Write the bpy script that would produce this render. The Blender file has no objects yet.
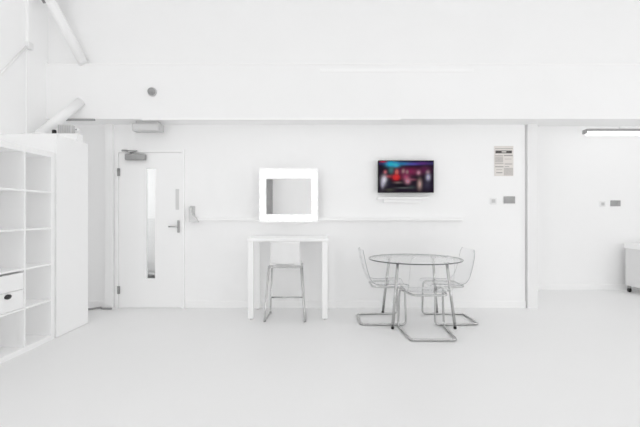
import bpy, bmesh, math, random
from mathutils import Vector, Matrix
PI = math.pi
random.seed(7)
sc = bpy.context.scene
C = sc.collection

# ---------------------------------------------------------------- camera, world, light, exposure
cam_d = bpy.data.cameras.new('camera')
cam_d.sensor_width = 36.0
cam_d.lens = 22.5
cam_d.clip_start = 0.05
cam = bpy.data.objects.new('camera', cam_d)
C.objects.link(cam)
cam.location = (0, 0, 1.24)
cam.rotation_euler = (PI / 2, 0, 0)
sc.camera = cam

world = bpy.data.worlds.new('world')
sc.world = world
world.use_nodes = True
bg = world.node_tree.nodes['Background']
bg.inputs[0].default_value = (1, 1, 1, 1)
bg.inputs[1].default_value = 1.0

def area(name, loc, size, power, rot=(0, 0, 0), col=(1, 1, 1)):
    d = bpy.data.lights.new(name, 'AREA')
    d.shape = 'RECTANGLE'
    d.size, d.size_y = size
    d.energy = power
    d.color = col
    o = bpy.data.objects.new(name, d)
    C.objects.link(o)
    o.location = loc
    o.rotation_euler = rot
    return o

area('ceiling_fill_front', (0.4, 2.6, 4.33), (7.0, 2.6), 22)  # unseen overhead fill, added to light the room evenly
area('ceiling_fill_middle', (0.6, -0.4, 4.33), (7.5, 2.4), 26)  # second added overhead fill, above the camera
area('fill_rear_high', (1.8, -2.9, 3.45), (9.0, 1.3), 10, (PI / 2 - .1, 0, 0))  # added high fill behind the camera, no window in that wall
area('fill_rear_right', (3.6, -2.9, 1.3), (5.0, 2.4), 38, (PI / 2, 0, 0))  # added frontal fill, low on the right behind the camera
area('fill_rear_left', (-2.65, -2.9, 1.5), (1.3, 2.6), 100, (PI / 2, 0, 0))  # added frontal fill for the darker left side
area('fill_side', (6.9, 0.8, 1.8), (2.8, 5.0), 122, (0, PI / 2, 0))  # added fill from the right for shelf interior and cabinet side
area('bay_fill', (4.9, 5.9, 2.74), (3.0, 0.7), 7)  # added fill for the bay, besides its strip light
area('corridor_ceiling_panel', (-2.2, 6.3, 2.45), (0.9, 1.2), 30)

sc.view_settings.view_transform = 'Standard'
sc.view_settings.look = 'None'
sc.view_settings.gamma = 1.0
sc.view_settings.exposure = -1.55
sc.view_settings.use_curve_mapping = False
try:
    sc.cycles.max_bounces = 24
    sc.cycles.diffuse_bounces = 20
    sc.cycles.transparent_max_bounces = 24
    sc.cycles.caustics_reflective = False
    sc.cycles.caustics_refractive = False
    sc.cycles.use_denoising = True
except Exception:
    pass

# ---------------------------------------------------------------- materials
def mat(name, col, rough=0.5, metal=0.0, spec=0.5, emit=None, estr=0.0, noise=0.0, nscale=8.0, bump=0.0, coat=0.0):
    m = bpy.data.materials.new(name)
    m.use_nodes = True
    nt = m.node_tree
    b = nt.nodes['Principled BSDF']
    c = tuple(col) if len(col) == 4 else tuple(col) + (1.0,)
    b.inputs['Base Color'].default_value = c
    b.inputs['Roughness'].default_value = rough
    b.inputs['Metallic'].default_value = metal
    b.inputs['Specular IOR Level'].default_value = spec
    if coat:
        b.inputs['Coat Weight'].default_value = coat
    if emit is not None:
        b.inputs['Emission Color'].default_value = tuple(emit) + (1.0,)
        b.inputs['Emission Strength'].default_value = estr
    if noise or bump:
        tc = nt.nodes.new('ShaderNodeTexCoord')
        n = nt.nodes.new('ShaderNodeTexNoise')
        n.inputs['Scale'].default_value = nscale
        n.inputs['Detail'].default_value = 4
        nt.links.new(tc.outputs['Object'], n.inputs['Vector'])
        if noise:
            r = nt.nodes.new('ShaderNodeValToRGB')
            r.color_ramp.elements[0].position = 0.3
            r.color_ramp.elements[1].position = 0.7
            r.color_ramp.elements[0].color = tuple(v * (1 - noise) for v in c[:3]) + (1,)
            r.color_ramp.elements[1].color = c
            nt.links.new(n.outputs['Fac'], r.inputs['Fac'])
            nt.links.new(r.outputs['Color'], b.inputs['Base Color'])
        if bump:
            bp = nt.nodes.new('ShaderNodeBump')
            bp.inputs['Strength'].default_value = bump
            bp.inputs['Distance'].default_value = 0.002
            n2 = nt.nodes.new('ShaderNodeTexNoise')
            n2.inputs['Scale'].default_value = 120
            nt.links.new(tc.outputs['Object'], n2.inputs['Vector'])
            nt.links.new(n2.outputs['Fac'], bp.inputs['Height'])
            nt.links.new(bp.outputs['Normal'], b.inputs['Normal'])
    return m

def clear_mat(name, tint, edge_tint, gloss=0.9):
    m = bpy.data.materials.new(name)
    m.use_nodes = True
    nt = m.node_tree
    nt.nodes.clear()
    out = nt.nodes.new('ShaderNodeOutputMaterial')
    tr = nt.nodes.new('ShaderNodeBsdfTransparent')
    gl = nt.nodes.new('ShaderNodeBsdfGlossy')
    gl.inputs['Roughness'].default_value = 0.03
    gl.inputs['Color'].default_value = (gloss, gloss, gloss, 1)
    mixc = nt.nodes.new('ShaderNodeMix')
    mixc.data_type = 'RGBA'
    lw = nt.nodes.new('ShaderNodeLayerWeight')
    lw.inputs['Blend'].default_value = 0.25
    nt.links.new(lw.outputs['Facing'], mixc.inputs[0])
    mixc.inputs[6].default_value = tuple(tint) + (1,)
    mixc.inputs[7].default_value = tuple(edge_tint) + (1,)
    nt.links.new(mixc.outputs[2], tr.inputs['Color'])
    lw2 = nt.nodes.new('ShaderNodeLayerWeight')
    lw2.inputs['Blend'].default_value = 0.5
    pw = nt.nodes.new('ShaderNodeMath')
    pw.operation = 'POWER'
    pw.inputs[1].default_value = 4.0
    nt.links.new(lw2.outputs['Facing'], pw.inputs[0])
    fr = nt.nodes.new('ShaderNodeMath')
    fr.operation = 'MULTIPLY_ADD'
    fr.inputs[1].default_value = 0.7
    fr.inputs[2].default_value = 0.04
    nt.links.new(pw.outputs[0], fr.inputs[0])
    mx = nt.nodes.new('ShaderNodeMixShader')
    nt.links.new(fr.outputs[0], mx.inputs[0])
    nt.links.new(tr.outputs[0], mx.inputs[1])
    nt.links.new(gl.outputs[0], mx.inputs[2])
    nt.links.new(mx.outputs[0], out.inputs[0])
    return m

M = {}
M['wall'] = mat('white_wall_paint', (.96, .96, .96), .75, noise=.012, nscale=1.2, bump=.15, spec=.3)
M['wall_deep'] = mat('white_panel_paint', (.92, .92, .92), .6, noise=.012, nscale=1.5, spec=.35)
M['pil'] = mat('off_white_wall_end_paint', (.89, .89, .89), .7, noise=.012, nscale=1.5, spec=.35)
M['bulk'] = mat('darkened_bulkhead_white', (.93, .93, .93), .7, noise=.012, nscale=1.5, spec=.35)  # wall white lowered to cancel excess light from the side
M['ceil'] = mat('white_ceiling_paint', (.96, .96, .96), .85, noise=.01, nscale=1)
M['floor'] = mat('white_gloss_floor_paint', (.87, .87, .87), .38, noise=.015, nscale=.9, spec=.35)
M['trim'] = mat('white_trim_paint', (.96, .96, .96), .45, noise=.01, nscale=6)
M['door'] = mat('white_door_paint', (.96, .96, .96), .4, noise=.01, nscale=4)
M['furn'] = mat('white_laminate', (.96, .96, .96), .35, noise=.01, nscale=5)
M['plastic'] = mat('white_plastic', (.86, .86, .86), .3, noise=.01, nscale=12)
M['pipe'] = mat('white_pipe_paint', (.94, .94, .94), .4, noise=.015, nscale=10)
M['chrome'] = mat('chrome', (.58, .58, .58), .22, metal=1, noise=.03, nscale=20)
M['steel'] = mat('brushed_steel', (.42, .42, .42), .38, metal=1, noise=.08, nscale=40)
M['grey'] = mat('mid_grey_plastic', (.36, .36, .36), .5, noise=.05, nscale=30)
M['lgrey'] = mat('pale_grey_plastic', (.62, .62, .62), .5, noise=.03, nscale=30)
M['outlet'] = mat('grey_outlet_metal', (.40, .40, .40), .45, noise=.03, nscale=50)
M['black'] = mat('black_rubber', (.02, .02, .02), .6, noise=.2, nscale=30)
M['dark'] = mat('dark_hardware', (.07, .07, .07), .4, metal=.6, noise=.1, nscale=40)
M['roll'] = mat('dark_grey_paper_roll', (.36, .36, .36), .9, noise=.1, nscale=5)
M['mirror'] = mat('mirror_glass', (.92, .92, .92), .02, metal=1, noise=.005, nscale=1)
M['bulb'] = mat('lit_frosted_bulb', (1, 1, 1), .4, emit=(1, 1, 1), estr=4.2, noise=.01)
M['tube'] = mat('lit_fluorescent_tube', (1, 1, 1), .4, emit=(1, 1, 1), estr=5, noise=.01)
M['diff'] = mat('frosted_diffuser', (.70, .70, .70), .35, noise=.02, nscale=30)
M['paper'] = mat('cream_printed_paper', (.80, .765, .735), .8, noise=.03, nscale=25)
M['ink'] = mat('dark_ink', (.10, .095, .09), .8, noise=.1, nscale=40)
M['greyink'] = mat('grey_ink', (.42, .40, .38), .8, noise=.1, nscale=60)
M['palegreyink'] = mat('pale_grey_ink', (.62, .59, .57), .8, noise=.1, nscale=60)
M['glass'] = clear_mat('clear_tabletop_glass', (.99, .992, .992), (.95, .955, .955), 1.0)
M['glassedge'] = mat('glass_rim', (.07, .075, .075), .15, noise=.1, nscale=12, coat=.5)
M['acrylic'] = clear_mat('clear_polycarbonate', (.999, .999, .999), (.93, .935, .94), .98)
M['pane'] = clear_mat('door_glazing', (.96, .965, .965), (.85, .85, .85), 1.0)
M['dado'] = mat('grey_corridor_paint', (.80, .80, .80), .8, noise=.02, nscale=3)
M['benchside'] = mat('shaded_white_laminate', (.80, .80, .80), .4, noise=.02, nscale=5)  # white laminate with the bench side's shade mixed into the colour
M['rib'] = mat('pale_grey_ribs', (.5, .5, .5), .5, noise=.02, nscale=5)
M['bin'] = mat('dark_grey_metal_box', (.14, .14, .14), .5, noise=.1, nscale=9)

# ---------------------------------------------------------------- mesh helpers
def rounded(path, r, closed=False, n=6):
    pts = [Vector(p) for p in path]
    N = len(pts)
    out = []
    for i, p in enumerate(pts):
        if not closed and i in (0, N - 1):
            out.append(p)
            continue
        a = pts[(i - 1) % N] - p
        b = pts[(i + 1) % N] - p
        ra = min(r, a.length * .45, b.length * .45)
        pa, pb = p + a.normalized() * ra, p + b.normalized() * ra
        for k in range(n + 1):
            t = k / n
            out.append((1 - t) ** 2 * pa + 2 * t * (1 - t) * p + t * t * pb)
    return out

class MB:
    def __init__(s):
        s.bm = bmesh.new()
        s.mi = 0

    def _f(s, vs, smooth=False):
        try:
            f = s.bm.faces.new(vs)
            f.smooth = smooth
            f.material_index = s.mi
            return f
        except ValueError:
            return None

    def box(s, x0, x1, y0, y1, z0, z1, bev=0.0, seg=2):
        t = bmesh.new()
        r = bmesh.ops.create_cube(t, size=1)
        for v in t.verts:
            v.co = Vector(((x0 + x1) / 2 + v.co.x * (x1 - x0), (y0 + y1) / 2 + v.co.y * (y1 - y0), (z0 + z1) / 2 + v.co.z * (z1 - z0)))
        if bev:
            bmesh.ops.bevel(t, geom=list(t.edges), offset=bev, segments=seg, affect='EDGES', profile=.5)
        s.merge(t, smooth=False)
        return s

    def merge(s, t, smooth=None):
        mp = {}
        for v in t.verts:
            mp[v] = s.bm.verts.new(v.co)
        for f in t.faces:
            g = s._f([mp[v] for v in f.verts], f.smooth if smooth is None else smooth)
        t.free()

    def tube(s, path, r, sides=14, closed=False, caps=True):
        pts = [Vector(p) for p in path]
        N = len(pts)
        rad = r if isinstance(r, (list, tuple)) else [r] * N
        tans = []
        for i in range(N):
            if closed:
                t = pts[(i + 1) % N] - pts[(i - 1) % N]
            else:
                t = pts[min(i + 1, N - 1)] - pts[max(i - 1, 0)]
            tans.append(t.normalized())
        up = Vector((0, 0, 1)) if abs(tans[0].z) < .9 else Vector((1, 0, 0))
        nrm = (up - tans[0] * up.dot(tans[0])).normalized()
        rings = []
        frames = []
        for i in range(N):
            if i:
                nrm = (nrm - tans[i] * nrm.dot(tans[i])).normalized()
            frames.append((nrm.copy(), tans[i].cross(nrm)))
        for i in range(N):
            a, b = frames[i]
            rings.append([s.bm.verts.new(pts[i] + (a * math.cos(2 * PI * k / sides) + b * math.sin(2 * PI * k / sides)) * rad[i]) for k in range(sides)])
        off = 0
        if closed:
            v0 = rings[0][0].co - pts[0]
            # match the twist at the seam
            best = min(range(sides), key=lambda k: ((rings[-1][k].co - pts[-1]) - v0).length)
            off = best
        for i in range(N - 1):
            for k in range(sides):
                s._f([rings[i][k], rings[i][(k + 1) % sides], rings[i + 1][(k + 1) % sides], rings[i + 1][k]], True)
        if closed:
            for k in range(sides):
                s._f([rings[-1][(k + off) % sides], rings[-1][(k + 1 + off) % sides], rings[0][(k + 1) % sides], rings[0][k]], True)
        elif caps:
            s._f(rings[0][::-1])
            s._f(rings[-1])
        return s

    def lathe(s, prof, seg=32, axis='Z', at=(0, 0, 0)):
        at = Vector(at)
        rings = []
        for (r, h) in prof:
            ring = []
            for k in range(seg):
                a = 2 * PI * k / seg
                c, d = r * math.cos(a), r * math.sin(a)
                v = {'Z': (c, d, h), 'Y': (c, h, d), 'X': (h, c, d)}[axis]
                ring.append(s.bm.verts.new(at + Vector(v)))
            rings.append(ring)
        for i in range(len(rings) - 1):
            for k in range(seg):
                s._f([rings[i][k], rings[i][(k + 1) % seg], rings[i + 1][(k + 1) % seg], rings[i + 1][k]], True)
        s._f(rings[0][::-1])
        s._f(rings[-1])
        return s

    def build(s, name, m, parent=None, bevel=0.0, loc=None):
        bmesh.ops.recalc_face_normals(s.bm, faces=s.bm.faces)
        me = bpy.data.meshes.new(name)
        s.bm.to_mesh(me)
        s.bm.free()
        for mm in (m if isinstance(m, (list, tuple)) else [m]):
            me.materials.append(mm)
        o = bpy.data.objects.new(name, me)
        C.objects.link(o)
        if loc is not None:
            o.location = loc
        if parent is not None:
            o.parent = parent
        if bevel:
            bv = o.modifiers.new('bevel', 'BEVEL')
            bv.width = bevel
            bv.segments = 2
            bv.limit_method = 'ANGLE'
        return o

def bx(*a, **k):
    return MB().box(*a, **k)

def thing(name, label, cat, loc=(0, 0, 0), rz=0.0, group=None):
    o = bpy.data.objects.new(name, None)
    o.empty_display_size = .1
    C.objects.link(o)
    o.location = loc
    o.rotation_euler = (0, 0, rz)
    return tag(o, label, cat, group)

def tag(o, label, cat, group=None):
    o['label'] = label
    o['category'] = cat
    if group:
        o['group'] = group
    return o

def struct(name, mb, m, parent=None, bevel=0.0, label=None, cat=None):
    o = mb.build(name, m, parent, bevel)
    if parent is None:
        o['kind'] = 'structure'
        if label:
            tag(o, label, cat)
    return o

# ---------------------------------------------------------------- room shell
XL, XR = -3.39, 7.0
YB, YBAY, YR = 5.26, 6.5, -3.0
ZC = 4.4
struct('floor', bx(XL - .1, XR + .1, YR - .1, 7.6, -.1, 0), M['floor'], label='seamless glossy white painted studio floor', cat='floor')
struct('ceiling', bx(XL - .1, XR + .1, YR - .1, YB + .1, ZC, ZC + .1), M['ceil'], label='high white studio ceiling above the camera', cat='ceiling')
struct('wall_left', bx(XL - .1, XL, YR - .1, 5.36, 0, ZC), M['wall'], label='tall white left wall behind the cube shelving', cat='wall')
struct('wall_right', bx(XR, XR + .1, YR - .1, YBAY + .1, 0, ZC), M['wall'], label='white right wall beyond the bay', cat='wall')
struct('wall_rear', bx(XL - .1, XR + .1, YR - .1, YR, 0, ZC), M['wall_deep'], label='white wall behind the camera, seen in the mirror', cat='wall')
bw = MB()
bw.box(XL, -2.675, YB, YB + .1, 0, 2.41)
bw.box(-2.675, -1.775, YB, YB + .1, 2.074, 2.41)
bw.box(-1.775, 2.70, YB, YB + .1, 0, 2.41)
struct('wall_back', bw, M['wall'], label='white back wall holding door, mirror and television', cat='wall')
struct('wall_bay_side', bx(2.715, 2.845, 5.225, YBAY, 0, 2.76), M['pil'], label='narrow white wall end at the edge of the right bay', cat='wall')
struct('wall_bay_back', bx(2.834, XR, YBAY, YBAY + .1, 0, 2.76), M['wall'], label='recessed white wall at the back of the right bay', cat='wall')
struct('ceiling_bay', bx(2.70, XR, YB + .05, YBAY + .1, 2.76, 2.86), M['ceil'], label='low white ceiling of the right bay', cat='ceiling')
struct('wall_bulkhead', bx(XL, XR, 4.95, YB + .1, 2.41, 3.085), M['bulk'], label='long white boxed bulkhead across the room above the door', cat='wall')
struct('wall_upper', bx(XL, XR, 4.985, YB + .1, 3.085, ZC), M['wall_deep'], label='white upper wall above the bulkhead', cat='wall')  # darker white here offsets excess light on the upper wall
struct('trim_1', bx(XL, XR, 4.94, 4.97, 3.078, 3.095, bev=.003), M['trim'], label='thin white trim along the top of the bulkhead', cat='trim')
struct('trim_2', bx(-2.2, 1.0, 4.935, 4.96, 2.395, 2.425, bev=.003), M['trim'], label='thin white strip along the lower edge of the bulkhead', cat='trim')
struct('trim_3', bx(-2.80, -2.70, 5.20, YB, 0, 2.41, bev=.004), M['trim'], label='narrow white boxed pipe casing left of the door', cat='trim')
struct('trim_4', bx(-1.60, 1.86, 5.205, YB, 1.145, 1.195, bev=.006), M['trim'], label='long narrow white ledge along the back wall behind the mirror', cat='trim')
struct('trim_5', bx(0.0, 1.9, 4.942, 4.95, 2.99, 3.03, bev=.002), M['trim'], label='short flat white strip near the top of the bulkhead face', cat='trim')
struct('trim_7', bx(XL, XL + .012, 4.605, 4.655, 0, 3.13, bev=.003), M['trim'], label='thin white vertical joint strip down the left wall', cat='trim')
struct('wall_partition', bx(XL + .013, -2.76, 4.545, 4.655, 0, 2.15), M['wall'], label='low white partition behind the tall cabinet', cat='wall')
struct('baseboard_back', MB().box(-1.75, 2.70, 5.245, YB, 0, .09, bev=.003).box(XL, -2.81, 5.245, YB, 0, .09, bev=.003), M['trim'])
struct('baseboard_bay', bx(2.84, XR, YBAY - .015, YBAY, 0, .09, bev=.003), M['trim'])

# corridor behind the door glazing
struct('wall_corridor', MB().box(-3.3, -3.2, 5.36, 7.4, 0, 2.5).box(-1.3, -1.2, 5.36, 7.4, 0, 2.5).box(-3.3, -1.2, 7.3, 7.4, 0, 2.5), M['wall_deep'],
       label='white corridor walls seen through the door glass', cat='wall')
struct('ceiling_corridor', bx(-3.3, -1.2, 5.3, 7.4, 2.5, 2.6), M['ceil'], label='white corridor ceiling beyond the door', cat='ceiling')
struct('trim_6', bx(-3.2, -1.3, 7.285, 7.3, 0, 1.15), M['dado'], label='grey lower wall of the corridor beyond the door', cat='trim')
bb = thing('storage_box', 'dark grey low box on the corridor floor, seen through the door glass', 'box', (-2.9, 6.9, 0))
bx(-.25, .25, -.16, .16, 0, .2, bev=.01).build('body', M['bin'], bb)
bx(-.26, .26, -.17, .17, .2, .23, bev=.006).build('lid', M['grey'], bb)

# ---------------------------------------------------------------- door
door = bpy.data.objects.new('door_1', None)
C.objects.link(door)
door.location = (-2.63, 5.235, 0)
door['kind'] = 'structure'
tag(door, 'white door with a tall narrow glass panel and grey closer', 'door')
# coordinates relative to the hinge side bottom
DW, DH = .815, 2.036
g0, g1, gz0, gz1 = .347, .479, .378, 1.838
lf = MB()
lf.box(0, g0, 0, .044, .008, DH - .003)
lf.box(g1, DW, 0, .044, .008, DH - .003)
lf.box(g0, g1, 0, .044, .008, gz0)
lf.box(g0, g1, 0, .044, gz1, DH - .003)
leaf = lf.build('door_leaf', M['door'], door)
gb = MB()
for a in ((g0 - .008, g0 + .006, gz0 - .008, gz1 + .008), (g1 - .006, g1 + .008, gz0 - .008, gz1 + .008), (g0, g1, gz0 - .008, gz0 + .006), (g0, g1, gz1 - .006, gz1 + .008)):
    gb.box(a[0], a[1], -.006, .05, a[2], a[3], bev=.002)
gb.build('glazing_bead', M['trim'], door)
bx(g0, g1, .02, .026, gz0, gz1).build('window_pane', M['pane'], door)
fr = MB()
fr.box(-.045, -.004, -.012, .12, 0, DH + .002)
fr.box(DW + .004, DW + .04, -.012, .12, 0, DH + .002)
fr.box(-.045, DW + .04, -.012, .12, DH + .002, DH + .04)
fr.build('door_frame', M['trim'], door)
for z in (1.78, .24):
    h = MB()
    h.lathe([(.008, z - .05), (.008, z + .05)], 12, 'Z', (-.001, -.018, 0))
    h.box(-.018, .016, -.014, -.004, z - .05, z + .05)
    ho = h.build('hinge', M['steel'], door)
hd = MB()
hd.box(DW - .052, DW - .022, -.012, 0, .99, 1.15, bev=.004)
hd.build('handle_plate', M['steel'], door)
MB().tube(rounded([(DW - .037, 0, 1.07), (DW - .037, -.05, 1.07), (DW - .15, -.05, 1.07)], .02), .009).build('handle', M['chrome'], door)
bx(DW - .075, DW - .03, -.004, 0, 1.29, 1.56, bev=.001).build('push_plate', M['diff'], door)
bx(.10, .36, -.06, 0, 1.935, 2.012, bev=.008).build('closer_body', M['steel'], door)
cl = MB()
cl.tube([(.17, -.045, 2.012), (.17, -.045, 2.03)], .012)
cl.tube([(.17, -.045, 2.03), (.28, -.10, 2.045)], .008)
cl.tube([(.28, -.10, 2.045), (.10, -.05, 2.055)], .008)
cl.box(.06, .13, -.06, -.028, 2.045, 2.068, bev=.004)
cl.build('closer_arm', M['steel'], door)

# ---------------------------------------------------------------- cube shelving unit
SX0, SX1 = -3.02, -2.63
cell, div, outer = .335, .016, .05
SY1 = 3.962
L = 5 * cell + 4 * div + 2 * outer
SY0 = SY1 - L
SH = L
bk = thing('bookcase', 'large white open cube shelving unit against the left wall', 'bookcase', ((SX0 + SX1) / 2, (SY0 + SY1) / 2, 0))
hx, hy = (SX1 - SX0) / 2, L / 2
bx(-hx, hx, -hy, hy, SH - outer, SH, bev=.0015).build('top_panel', M['furn'], bk)
bx(-hx, hx, -hy, hy, 0, outer, bev=.0015).build('bottom_panel', M['furn'], bk)
bx(-hx, hx, -hy, -hy + outer, outer, SH - outer, bev=.0015).build('side_panel', M['furn'], bk)
bx(-hx, hx, hy - outer, hy, outer, SH - outer, bev=.0015).build('side_panel', M['furn'], bk)
for k in range(4):
    y = -hy + outer + (k + 1) * cell + k * div
    bx(-hx, hx - .002, y, y + div, outer, SH - outer, bev=.001).build('divider', M['furn'], bk)
for k in range(4):
    z = outer + (k + 1) * cell + k * div
    sh = MB()
    for c in range(5):
        y = -hy + outer + c * (cell + div)
        sh.box(-hx, hx - .002, y, y + cell, z, z + div)
    sh.build('shelf_board', M['furn'], bk)
bx(-hx - .006, -hx, -hy, hy, 0, SH).build('back_panel', M['furn'], bk)
# drawer insert: second row up, second column from the far end
cy = SY1 - outer - cell - div - cell
cz = outer + cell + div
dr = thing('drawer_insert', 'white drawer box with dark oval handle fitted in the cube shelving', 'drawer', (SX1, cy + cell / 2, cz))
w = cell / 2 - .004
bx(-.36, -.03, -w, w, .0015, cell - .02).build('case', M['furn'], dr)
bx(-.03, -.006, -w, w, .171, cell - .02, bev=.002).build('drawer_front', M['furn'], dr)
lowf = bx(-.03, -.006, -w, w, .003, .166, bev=.002).build('drawer_front', M['furn'], dr)
hk = MB()
hk.lathe([(.001, .018), (.018, .017), (.026, .010), (.026, 0)], 24, 'X', (0, 0, 0))
for v in hk.bm.verts:
    v.co.y *= 1.35
    v.co.x -= .006
    v.co.y -= .02
    v.co.z = v.co.z * .8 + .135
hk.build('handle', M['dark'], lowf)

# ---------------------------------------------------------------- tall cabinet
tc_ = thing('tall_cabinet', 'tall plain white cabinet standing past the end of the cube shelving', 'cabinet', (-2.87, 4.25, 0))
bx(-.51, .232, -.272, .272, 0.0, 2.03, bev=.002).build('body', M['furn'], tc_)
bx(.232, .25, -.270, .270, .004, 2.026, bev=.002).build('door', M['furn'], tc_)

# things on the partition / cabinet top
jb = thing('junction_box', 'small pale grey ribbed box on the partition behind the tall cabinet', 'box', (-2.905, 4.60, 2.15))
jm = MB()
jm.box(-.09, .07, -.035, .035, 0, .105, bev=.006)
jm.build('body', M['lgrey'], jb)
rb = MB()
for k in range(7):
    rb.box(-.078 + k * .02, -.071 + k * .02, -.04, -.034, .012, .093)
rb.build('rib', M['rib'], jb)
sn = thing('round_sensor', 'small white round sensor on the partition beside the grey box', 'sensor', (-2.79, 4.60, 2.15))
MB().lathe([(.022, 0), (.022, .008), (.012, .012), (.012, .022)], 20).build('base', M['plastic'], sn)
MB().lathe([(.001, -.024), (.016, -.02), (.022, -.008), (.024, .004), (.018, .018), (.001, .024)], 20, 'Y', (0, 0, .05)).build('housing', M['plastic'], sn)
MB().lathe([(.001, -.030), (.008, -.029), (.01, -.018)], 16, 'Y', (0, 0, .05)).build('lens', M['grey'], sn)
kb = MB()
kb.lathe([(.001, .05), (.018, .046), (.024, .03), (.022, .008), (.03, 0.0)], 18)
tag(kb.build('rubber_stopper', M['black'], loc=(-3.04, 4.575, 2.15)), 'small black stopper on the partition under the lower diagonal pipe', 'stopper')
rl = MB()
rl.box(-2.85 - .30, -2.78, 4.925, 4.95, 2.385, 2.408)
tag(rl.build('dark_band', M['grey']), 'short dark grey rail under the left end of the bulkhead', 'band')  # dark strip drawn in place of the gap shadow

# ---------------------------------------------------------------- diagonal pipes
def pt(px, py, d):
    return Vector(((px - 320) / 400 * d, d, 1.24 + (213.5 - py) / 400 * d))

up = thing('diagonal_pipe', 'white diagonal pipe running from the upper left down to the bulkhead top', 'pipe', (-2.95, 4.95, 3.1), group=None)
def rel(o, p):
    return Vector(p) - o.location
a, b = pt(84, 64, 4.93), pt(30, -38, 4.62)
MB().tube([rel(up, a), rel(up, b)], .057, 28).build('pipe_tube', M['pipe'], up)
c = pt(51, -1.5, 4.78)
dv = (b - a).normalized()
cm = MB()
cm.tube([rel(up, c), rel(up, c + dv * .05)], .068, 28)
pr = dv.cross(Vector((0, 1, 0))).normalized()
for sg in (-1, 1):
    q = rel(up, c + pr * sg * .085)
    cm.tube([q - dv * .015, q + dv * .06], .025, 12)
cm.build('clamp', M['grey'], up)
lp = thing('diagonal_pipe', 'thick white diagonal pipe from the bulkhead face down to the partition top', 'pipe', (-3.2, 4.6, 2.15))
a2, b2 = pt(81, 101.5, 4.93), pt(40, 134.5, 4.60)
MB().tube([rel(lp, a2), rel(lp, b2)], .056, 28).build('pipe_tube', M['pipe'], lp)
fl = MB()
fl.lathe([(.075, .0), (.075, .012), (.06, .016)], 28, 'Z', (rel(lp, b2).x, 0, 0))
fl.build('floor_flange', M['pipe'], lp)

# conduit on the left wall
cd = thing('wall_conduit', 'white vertical conduit high on the left wall', 'conduit', (XL, 4.63, 2.0))
MB().box(0, .035, -.03, .03, 1.22, 2.38, bev=.004).build('channel', M['trim'], cd)
ck = MB()
ck.box(0, .05, -.04, .04, 1.14, 1.22, bev=.006)
ck.build('junction', M['plastic'], cd)
cb = MB()
cb.tube([Vector((XL + .02, 4.60, 3.155)), Vector((XL + .02, 4.24, 2.735)), Vector((XL + .02, 3.7, 2.13))], .013, 10)
tag(cb.build('wall_cable', M['pipe']), 'thin white cable slanting down the left wall from the conduit', 'cable')

# ---------------------------------------------------------------- emergency light, detector
em = thing('emergency_light', 'rectangular pale grey emergency light under the bulkhead above the door', 'light', (-2.19, 5.1, 2.41))
bx(-.14, .14, -.05, .05, -.03, 0, bev=.004).build('mount', M['lgrey'], em)
bx(-.178, .178, -.065, .065, -.13, -.03, bev=.008).build('housing', M['lgrey'], em)
bx(-.16, .16, -.071, -.064, -.118, -.042, bev=.004).build('diffuser', M['diff'], em)
ad = thing('alarm_sounder', 'small round grey alarm sounder on the bulkhead above the door', 'alarm', (-2.073, 4.95, 2.742))
MB().lathe([(.056, 0), (.056, -.012), (.05, -.02)], 28, 'Y').build('base', M['lgrey'], ad)
MB().lathe([(.046, -.018), (.044, -.045), (.03, -.06), (.001, -.063)], 28, 'Y').build('dome', M['grey'], ad)

# ---------------------------------------------------------------- desk (tall dressing table)
dk = thing('dressing_table', 'tall narrow white dressing table under the lit mirror', 'table', (-.378, 4.94, 0))
bx(-.47, .475, -.29, .28, .915, .95, bev=.004).build('tabletop', M['furn'], dk)
ap = MB()
ap.box(-.42, .425, .215, .235, .86, .915)
ap.build('apron', M['furn'], dk)
for sx in (-1, 1):
    for sy in (-1, 1):
        l = bx(-.032, .032, -.032, .032, .012, .915, bev=.004)
        x, y = (.435 if sx > 0 else -.43), sy * .245
        lo = l.build('leg', M['furn'], dk, loc=(x, y, 0))
        MB().lathe([(.014, 0), (.018, .012)], 14).build('foot', M['lgrey'], lo)

# ---------------------------------------------------------------- vanity mirror
mr = thing('vanity_mirror', 'square mirror ringed by glowing white bulbs on the back wall', 'mirror', (-.3985, 5.10, 1.132))
W2, H2 = .374, .684
fw, ft, fb = .09, .138, .10
mf = MB()
mf.box(-W2, -W2 + fw, -.04, .04, 0, H2, bev=.004)
mf.box(W2 - fw, W2, -.04, .04, 0, H2, bev=.004)
mf.box(-W2 + fw, W2 - fw, -.04, .04, 0, fb, bev=.004)
mf.box(-W2 + fw, W2 - fw, -.04, .04, H2 - ft, H2, bev=.004)
mf.build('frame', M['furn'], mr)
bx(-W2 + fw, W2 - fw, -.015, -.008, fb, H2 - ft).build('mirror_glass', M['mirror'], mr)
bx(-.2, .2, .04, .16, .2, .5).build('wall_bracket', M['trim'], mr)
bpos = []
for i in range(7):
    x = -W2 + fw / 2 + i * (2 * W2 - fw) / 6
    bpos += [(x, fb / 2), (x, H2 - ft / 2)]
for i in range(1, 5):
    z = fb / 2 + i * (H2 - ft / 2 - fb / 2) / 5
    bpos += [(-W2 + fw / 2, z), (W2 - fw / 2, z)]
for (x, z) in bpos:
    s = MB().lathe([(.02, 0), (.02, -.014)], 16, 'Y').build('socket', M['plastic'], mr, loc=(x, -.04, z))
    MB().lathe([(.011, -.014), (.019, -.024), (.025, -.038), (.024, -.05), (.015, -.062), (.001, -.066)], 18, 'Y').build('bulb', M['bulb'], s)

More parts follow.
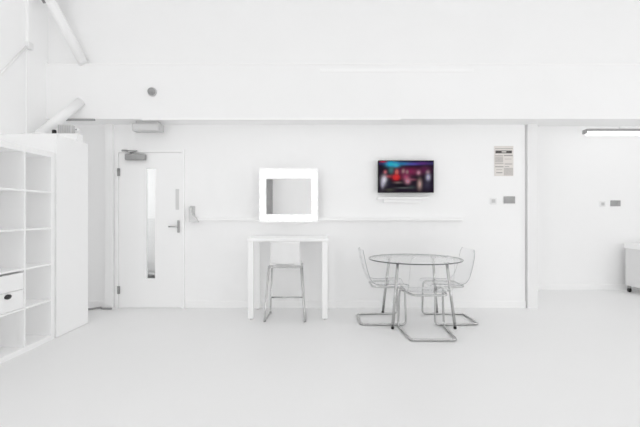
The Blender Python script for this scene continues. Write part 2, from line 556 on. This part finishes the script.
# ---------------------------------------------------------------- bar stool
st = thing('bar_stool', 'white bar stool with chrome legs tucked under the dressing table', 'stool', (-.405, 4.78, 0))
for sx in (-1, 1):
    xf, xr = sx * .232, sx * .215
    p = rounded([(sx * .185, -.17, .625), (xf, -.21, .011), (xr, .22, .011), (sx * .185, .15, .625)], .03)
    MB().tube(p, .0105).build('side_frame', M['chrome'], st)
sfm = MB()
sfm.tube(rounded([(-.19, -.17, .622), (.19, -.17, .622), (.19, .155, .622), (-.19, .155, .622)], .04, True), .0105, closed=True)
sfm.build('seat_frame', M['chrome'], st)
MB().tube([(-.205, .205, .195), (.205, .205, .195)], .010).build('footrest', M['chrome'], st)
seat = MB()
seat.box(-.185, .185, -.15, .19, .634, .655, bev=.009, seg=3)
seat.build('seat', M['plastic'], st)
br = MB()
nu, nv = 14, 10
def backpt(u, v, off):
    hw = .183 - .012 * v
    x = (u * 2 - 1) * hw
    y = -.165 - .035 * v + .05 * (u * 2 - 1) ** 2 + off
    z = .645 + .275 * v
    if v > .85:
        z -= .0
    return (x, y, z)
g = [[[br.bm.verts.new(backpt(i / nu, j / nv, off)) for i in range(nu + 1)] for j in range(nv + 1)] for off in (0, .012)]
for q in (0, 1):
    for j in range(nv):
        for i in range(nu):
            br._f([g[q][j][i], g[q][j][i + 1], g[q][j + 1][i + 1], g[q][j + 1][i]], True)
for j in range(nv):
    br._f([g[0][j][0], g[0][j + 1][0], g[1][j + 1][0], g[1][j][0]])
    br._f([g[0][j][nu], g[0][j + 1][nu], g[1][j + 1][nu], g[1][j][nu]])
for i in range(nu):
    br._f([g[0][0][i], g[0][0][i + 1], g[1][0][i + 1], g[1][0][i]])
    br._f([g[0][nv][i], g[0][nv][i + 1], g[1][nv][i + 1], g[1][nv][i]])
br.build('backrest', M['plastic'], st)
for (x, y) in ((-.23, -.19), (.23, -.19), (-.213, .2), (.213, .2)):
    MB().lathe([(.015, 0), (.015, .008), (.012, .022)], 12).build('foot', M['grey'], st, loc=(x, y, 0))

# ---------------------------------------------------------------- round glass table
tb = thing('round_table', 'round clear glass table on four slanting chrome legs', 'table', (1.115, 4.63, 0))
TT, TR = .722, .532
tm = MB()
def ring(r, z, seg=96):
    return [tm.bm.verts.new((-.018 + r * math.cos(2 * PI * k / seg), r * math.sin(2 * PI * k / seg), z)) for k in range(seg)]
r0, r1, r2, r3 = ring(TR - .003, TT - .012), ring(TR, TT - .009), ring(TR, TT - .003), ring(TR - .003, TT)
tm._f(r0[::-1])
tm._f(r3)
tm.mi = 1
for A, B in ((r0, r1), (r1, r2), (r2, r3)):
    for k in range(96):
        tm._f([A[k], A[(k + 1) % 96], B[(k + 1) % 96], B[k]], True)
tm.build('tabletop', [M['glass'], M['glassedge']], tb)
for (sx, sy) in ((-1, -1), (1, -1), (1, 1), (-1, 1)):
    lg = MB()
    lg.tube([(sx * .335, sy * .335, .02), (sx * .268, sy * .268, .695)], .0155, 16)
    lg.lathe([(.035, .695), (.035, .709)], 20, 'Z', (sx * .267, sy * .267, 0))
    lo = lg.build('leg', M['chrome'], tb)
    MB().lathe([(.013, 0), (.0165, .006), (.0165, .022)], 16, 'Z', (sx * .335, sy * .335, 0)).build('foot', M['black'], lo)

# ---------------------------------------------------------------- clear cantilever chairs
def make_chair(label, loc, rz):
    t = thing('cantilever_chair', label, 'chair', loc, rz, None)
    z0, z1 = .0125, .418
    p = [(-.11, -.17, z1), (.24, -.235, z1), (.25, -.25, z0), (-.25, -.225, z0), (-.25, .225, z0), (.25, .25, z0), (.24, .235, z1), (-.11, .17, z1)]
    MB().tube(rounded(p, .055, True), .0115, 14, closed=True).build('frame', M['chrome'], t)
    # profile (x, z) from the front lip to the top of the back
    prof = [(.285, .425), (.277, .438), (.24, .446), (.16, .444), (.06, .438), (-.02, .436), (-.07, .443), (-.115, .465), (-.15, .51), (-.175, .58), (-.197, .66), (-.218, .76), (-.23, .83)]
    # resample smoothly
    P = [Vector((a, 0, b)) for a, b in prof]
    pts = []
    for i in range(len(P) - 1):
        a, b, c, d = P[max(i - 1, 0)], P[i], P[i + 1], P[min(i + 2, len(P) - 1)]
        for k in range(4):
            s = k / 4
            pts.append(.5 * ((2 * b) + (-a + c) * s + (2 * a - 5 * b + 4 * c - d) * s * s + (-a + 3 * b - 3 * c + d) * s ** 3))
    pts.append(P[-1])
    n, nu = len(pts), 16
    sh = MB()
    sides = []
    for off in (0, .005):
        gg = []
        for i, q in enumerate(pts):
            f = i / (n - 1)
            hw = .215 + .01 * math.sin(PI * f)
            if f < .06:
                hw -= .05 * (1 - f / .06) ** 2
            if f > .90:
                hw -= .045 * ((f - .90) / .10) ** 2
            tg = (pts[min(i + 1, n - 1)] - pts[max(i - 1, 0)]).normalized()
            nr = Vector((tg.z, 0, -tg.x))      # towards the sitter
            row = []
            for j in range(nu + 1):
                u = j / nu * 2 - 1
                dish = .022 + .018 * max(0, (f - .5) * 2)
                pos = q + nr * (off + dish * (u * u - 1) * .6 + dish * .25 * u * u)
                row.append(sh.bm.verts.new((pos.x, u * hw, pos.z)))
            gg.append(row)
        sides.append(gg)
    for gg in sides:
        for i in range(n - 1):
            for j in range(nu):
                sh._f([gg[i][j], gg[i][j + 1], gg[i + 1][j + 1], gg[i + 1][j]], True)
    A, B = sides
    sh.mi = 1
    for i in range(n - 1):
        for j in (0, nu):
            sh._f([A[i][j], A[i + 1][j], B[i + 1][j], B[i][j]])
    for j in range(nu):
        for i in (0, n - 1):
            sh._f([A[i][j], A[i][j + 1], B[i][j + 1], B[i][j]])
    sh.build('seat_shell', [M['acrylic'], M['acrylicedge']], t)
    return t

M['acrylicedge'] = mat('polycarbonate_edge', (.34, .35, .36), .2, noise=.05, nscale=12, coat=.4)
make_chair('clear plastic chrome-framed chair on the left side of the round table', (.70, 4.665, 0), 0)
make_chair('clear plastic chrome-framed chair on the right side of the round table', (1.51, 4.665, 0), PI + .03)
make_chair('clear plastic chrome-framed chair at the near side of the round table', (1.105, 4.13, 0), PI / 2)

# ---------------------------------------------------------------- television
tv = thing('television', 'small black wall television showing a colourful stage scene', 'television', (1.115, 5.26, 1.72))
TW, TH = .362, .209
bx(-TW, TW, -.075, -.03, -TH, TH, bev=.004).build('bezel', M['black'], tv)
bx(-.2, .2, -.03, 0, -.12, .12).build('wall_mount', M['grey'], tv)
NX, NY = 64, 38
sg = MB()
x0, x1, z0_, z1_ = -TW + .008, TW - .008, -TH + .009, TH - .008
gv = [[sg.bm.verts.new((x0 + (x1 - x0) * i / NX, 0, z0_ + (z1_ - z0_) * j / NY)) for i in range(NX + 1)] for j in range(NY + 1)]
for j in range(NY):
    for i in range(NX):
        sg._f([gv[j][i], gv[j][i + 1], gv[j + 1][i + 1], gv[j + 1][i]])
# soft blobs of a blurred stage picture: u (left to right), v (top to bottom), su, sv, colour, strength
blobs = [
    (.5, .08, .6, .05, (.10, .10, .30), 1), (.22, .10, .09, .09, (.05, .55, .75), 1), (.32, .12, .07, .08, (.10, .55, .72), 1), (.45, .09, .12, .05, (.05, .30, .48), .9),
    (.62, .10, .14, .035, (.16, .14, .50), .8), (.80, .08, .12, .04, (.22, .05, .30), .6), (.08, .02, .06, .025, (.75, .05, .10), .8),
    (.23, .30, .05, .12, (.10, .30, .30), .8), (.55, .34, .22, .12, (.35, .05, .16), .8), (.85, .28, .1, .12, (.20, .04, .14), .7),
    (.33, .36, .035, .09, (.75, .25, .22), .9), (.32, .53, .065, .09, (.90, .07, .07), 1), (.18, .50, .09, .05, (.50, .10, .12), .7), (.12, .36, .03, .06, (.65, .25, .28), .9),
    (.10, .62, .05, .14, (.80, .78, .85), 1), (.07, .75, .03, .12, (.60, .58, .68), .8), (.17, .72, .05, .10, (.05, .05, .08), .8),
    (.45, .33, .03, .07, (.45, .33, .33), .8), (.52, .36, .025, .06, (.42, .36, .34), .7), (.50, .52, .07, .10, (.45, .12, .22), .9), (.53, .65, .05, .09, (.75, .40, .50), .8),
    (.60, .60, .10, .04, (.45, .18, .25), .6), (.73, .38, .035, .07, (.62, .36, .45), .9), (.75, .55, .07, .06, (.03, .02, .03), .9), (.75, .75, .04, .15, (.60, .45, .42), .9),
    (.90, .36, .035, .06, (.42, .30, .34), .9), (.905, .53, .04, .11, (.60, .58, .72), .9), (.89, .78, .07, .14, (.08, .07, .12), .8),
    (.35, .70, .08, .03, (.40, .32, .30), .5), (.45, .87, .14, .025, (.25, .28, .27), .5), (.20, .93, .10, .04, (.16, .17, .12), .5), (.60, .85, .07, .06, (.10, .14, .14), .5), (.40, .79, .12, .035, (.01, .01, .01), .8),
]
lay = sg.bm.loops.layers.float_color.new('picture')
for f in sg.bm.faces:
    for lp_ in f.loops:
        u = (lp_.vert.co.x - x0) / (x1 - x0)
        v = 1 - (lp_.vert.co.z - z0_) / (z1_ - z0_)
        c = [.012, .006, .016]
        for (bu, bv_, su, sv, col, s) in blobs:
            w_ = s * math.exp(-(((u - bu) / su) ** 2 + ((v - bv_) / sv) ** 2) * 1.15)
            c = [c[k] * (1 - w_) + col[k] ** 1.35 * w_ for k in range(3)]
        lp_[lay] = (c[0], c[1], c[2], 1)
ms = bpy.data.materials.new('lit_television_picture')
ms.use_nodes = True
nt = ms.node_tree
at = nt.nodes.new('ShaderNodeAttribute')
at.attribute_name = 'picture'
pb = nt.nodes['Principled BSDF']
pb.inputs['Base Color'].default_value = (.002, .002, .002, 1)
pb.inputs['Roughness'].default_value = .4
pb.inputs['Specular IOR Level'].default_value = .08
nt.links.new(at.outputs['Color'], pb.inputs['Emission Color'])
pb.inputs['Emission Strength'].default_value = 2.7
so = sg.build('screen', ms, tv)
so.location = (0, -.0765, 0)
tsf = thing('wall_shelf', 'thin white shelf on the wall just under the television', 'shelf', (1.075, 5.26, 1.43))
bx(-.33, .33, -.085, 0, .0, .02, bev=.004).build('board', M['trim'], tsf)
bx(-.25, .25, -.05, 0, -.05, 0, bev=.004).build('bracket', M['trim'], tsf)

# ---------------------------------------------------------------- poster and switches
po = thing('wall_poster', 'cream printed notice with a dark heading on the back wall', 'poster', (2.415, 5.26, 1.93))
bx(-.125, .125, -.006, 0, -.197, .197).build('sheet', M['paper'], po)
pp = MB()
pp.box(-.11, .105, -.008, -.006, .10, .137)
pp.build('heading', M['ink'], po)
bx(-.03, .03, -.0095, -.008, .112, .126).build('heading_mark', M['paper'], po)
for (xa, xb, za, zb) in ((-.115, .115, .158, .165), (-.115, -.01, .062, .072), (.0, .115, .064, .078), (-.115, -.005, -.040, -.032), (-.115, -.005, -.082, -.070), (.01, .07, -.078, -.070), (-.10, -.02, -.16, -.148)):
    bx(xa, xb, -.0075, -.006, za, zb).build('text_line', M['greyink'], po)
for (xa, xb, za, zb) in ((-.115, -.01, -.02, .052), (.0, .12, -.19, -.09), (.01, .1, .02, .03), (.01, .11, -.05, -.03), (-.1, -.02, -.12, -.108)):
    bx(xa, xb, -.0068, -.006, za, zb).build('text_column', M['palegreyink'], po)

def plate(name, label, cat, x, y, z, w, h, m, m2, gang):
    t = thing(name, label, cat, (x, y, z))
    bx(-w / 2, w / 2, -.012, 0, -h / 2, h / 2, bev=.003).build('faceplate', m, t)
    for k in range(gang):
        cx = (k - (gang - 1) / 2) * w / gang
        bx(cx - w / gang * .28, cx + w / gang * .28, -.017, -.011, -h * .26, h * .26, bev=.002).build('rocker', m2, t)
    return t
plate('light_switch', 'small white switch on the back wall under the notice', 'switch', 2.276, 5.26, 1.404, .086, .086, M['plastic'], M['lgrey'], 1)
plate('wall_socket', 'grey metal double socket on the back wall under the notice', 'socket', 2.487, 5.26, 1.418, .15, .092, M['outlet'], M['outlet'], 2)
plate('light_switch', 'small white switch on the wall of the right bay', 'switch', 4.587, 6.5, 1.394, .09, .09, M['plastic'], M['lgrey'], 1)
plate('wall_socket', 'grey metal double socket on the wall of the right bay', 'socket', 4.797, 6.5, 1.405, .16, .095, M['outlet'], M['outlet'], 2)

# bracket at the end of the ledge
bkt = thing('wall_bracket', 'small pale grey angled bracket beside the door at the ledge end', 'bracket', (-1.64, 5.26, 1.13))
bm_ = MB()
bm_.box(-.06, .0, -.02, 0, 0, .21, bev=.004)
bm_.build('back_plate', M['lgrey'], bkt)
am = MB()
v = [(-.058, 0), (.055, 0), (.055, .03), (-.02, .10), (-.045, .20), (-.058, .20)]
f0 = [am.bm.verts.new((x, -.09, z)) for x, z in v]
f1 = [am.bm.verts.new((x, -.02, z)) for x, z in v]
am._f(f0)
am._f(f1[::-1])
for k in range(len(v)):
    am._f([f0[k], f0[(k + 1) % len(v)], f1[(k + 1) % len(v)], f1[k]])
am.build('arm', M['diff'], bkt)

# floor cable by the wall
fc = MB()
fc.tube(rounded([(-3.06, 5.10, .012), (-2.95, 5.14, .012), (-2.90, 5.20, .012), (-2.86, 5.225, .012), (-2.82, 5.17, .012), (-2.69, 5.17, .012)], .04), .012, 10)
tag(fc.build('floor_cable', M['grey']), 'grey cable lying on the floor by the wall left of the door', 'cable')

# ---------------------------------------------------------------- right bay: batten light and bench on castors
bl = thing('strip_light', 'long glowing fluorescent strip light hanging in the right bay', 'light', (4.75, 5.9, 2.485))
bh = MB()
bh.box(-.83, .9, -.035, .035, -.035, .0, bev=.006)
bh.build('housing', M['steel'], bl)
hc = MB()
hc.box(-.865, -.825, -.035, .035, -.075, -.012, bev=.01)
hc.build('end_cap', M['steel'], bl)
MB().tube([(-.82, 0, -.066), (.9, 0, -.066)], .030, 18).build('tube', M['tube'], bl)
for x in (-.33, .6):
    MB().tube([(x, 0, 0), (x, 0, .275)], .006, 8).build('hanger', M['trim'], bl)
bs = thing('rolling_bench', 'white open-fronted bench on castors at the right edge of the bay', 'bench', (5.32, 6.15, 0))
bx(-.465, .465, -.22, .24, .69, .765, bev=.004).build('top', M['furn'], bs)
bx(-.45, -.415, -.2, .23, .10, .69, bev=.003).build('side_panel', M['benchside'], bs)
bx(.415, .45, -.2, .23, .10, .69, bev=.003).build('side_panel', M['benchside'], bs)
bx(-.415, .415, .205, .225, .10, .69).build('back_panel', M['lgrey'], bs)
bx(-.415, .415, -.19, .205, .10, .13).build('bottom_panel', M['furn'], bs)
for x in (-.44, .44):
    for y in (-.14, .16):
        k = MB()
        k.box(-.018, .018, -.02, .02, .06, .10, bev=.003)
        cs = k.build('castor', M['steel'], bs, loc=(x, y, 0))
        MB().lathe([(.02, -.014), (.035, -.011), (.035, .011), (.02, .014)], 20, 'X', (0, 0, .035)).build('wheel', M['black'], cs)

# reflected in the mirror: a standing roll of dark paper at the wall behind the camera
pr_ = thing('paper_roll', 'dark grey paper roll standing behind the camera, seen in the mirror', 'paper roll', (-1.66, -2.75, 0))
MB().lathe([(.13, .03), (.13, 2.72)], 36).build('roll', M['roll'], pr_)
MB().lathe([(.2, 0), (.2, .03)], 36).build('stand_base', M['grey'], pr_)
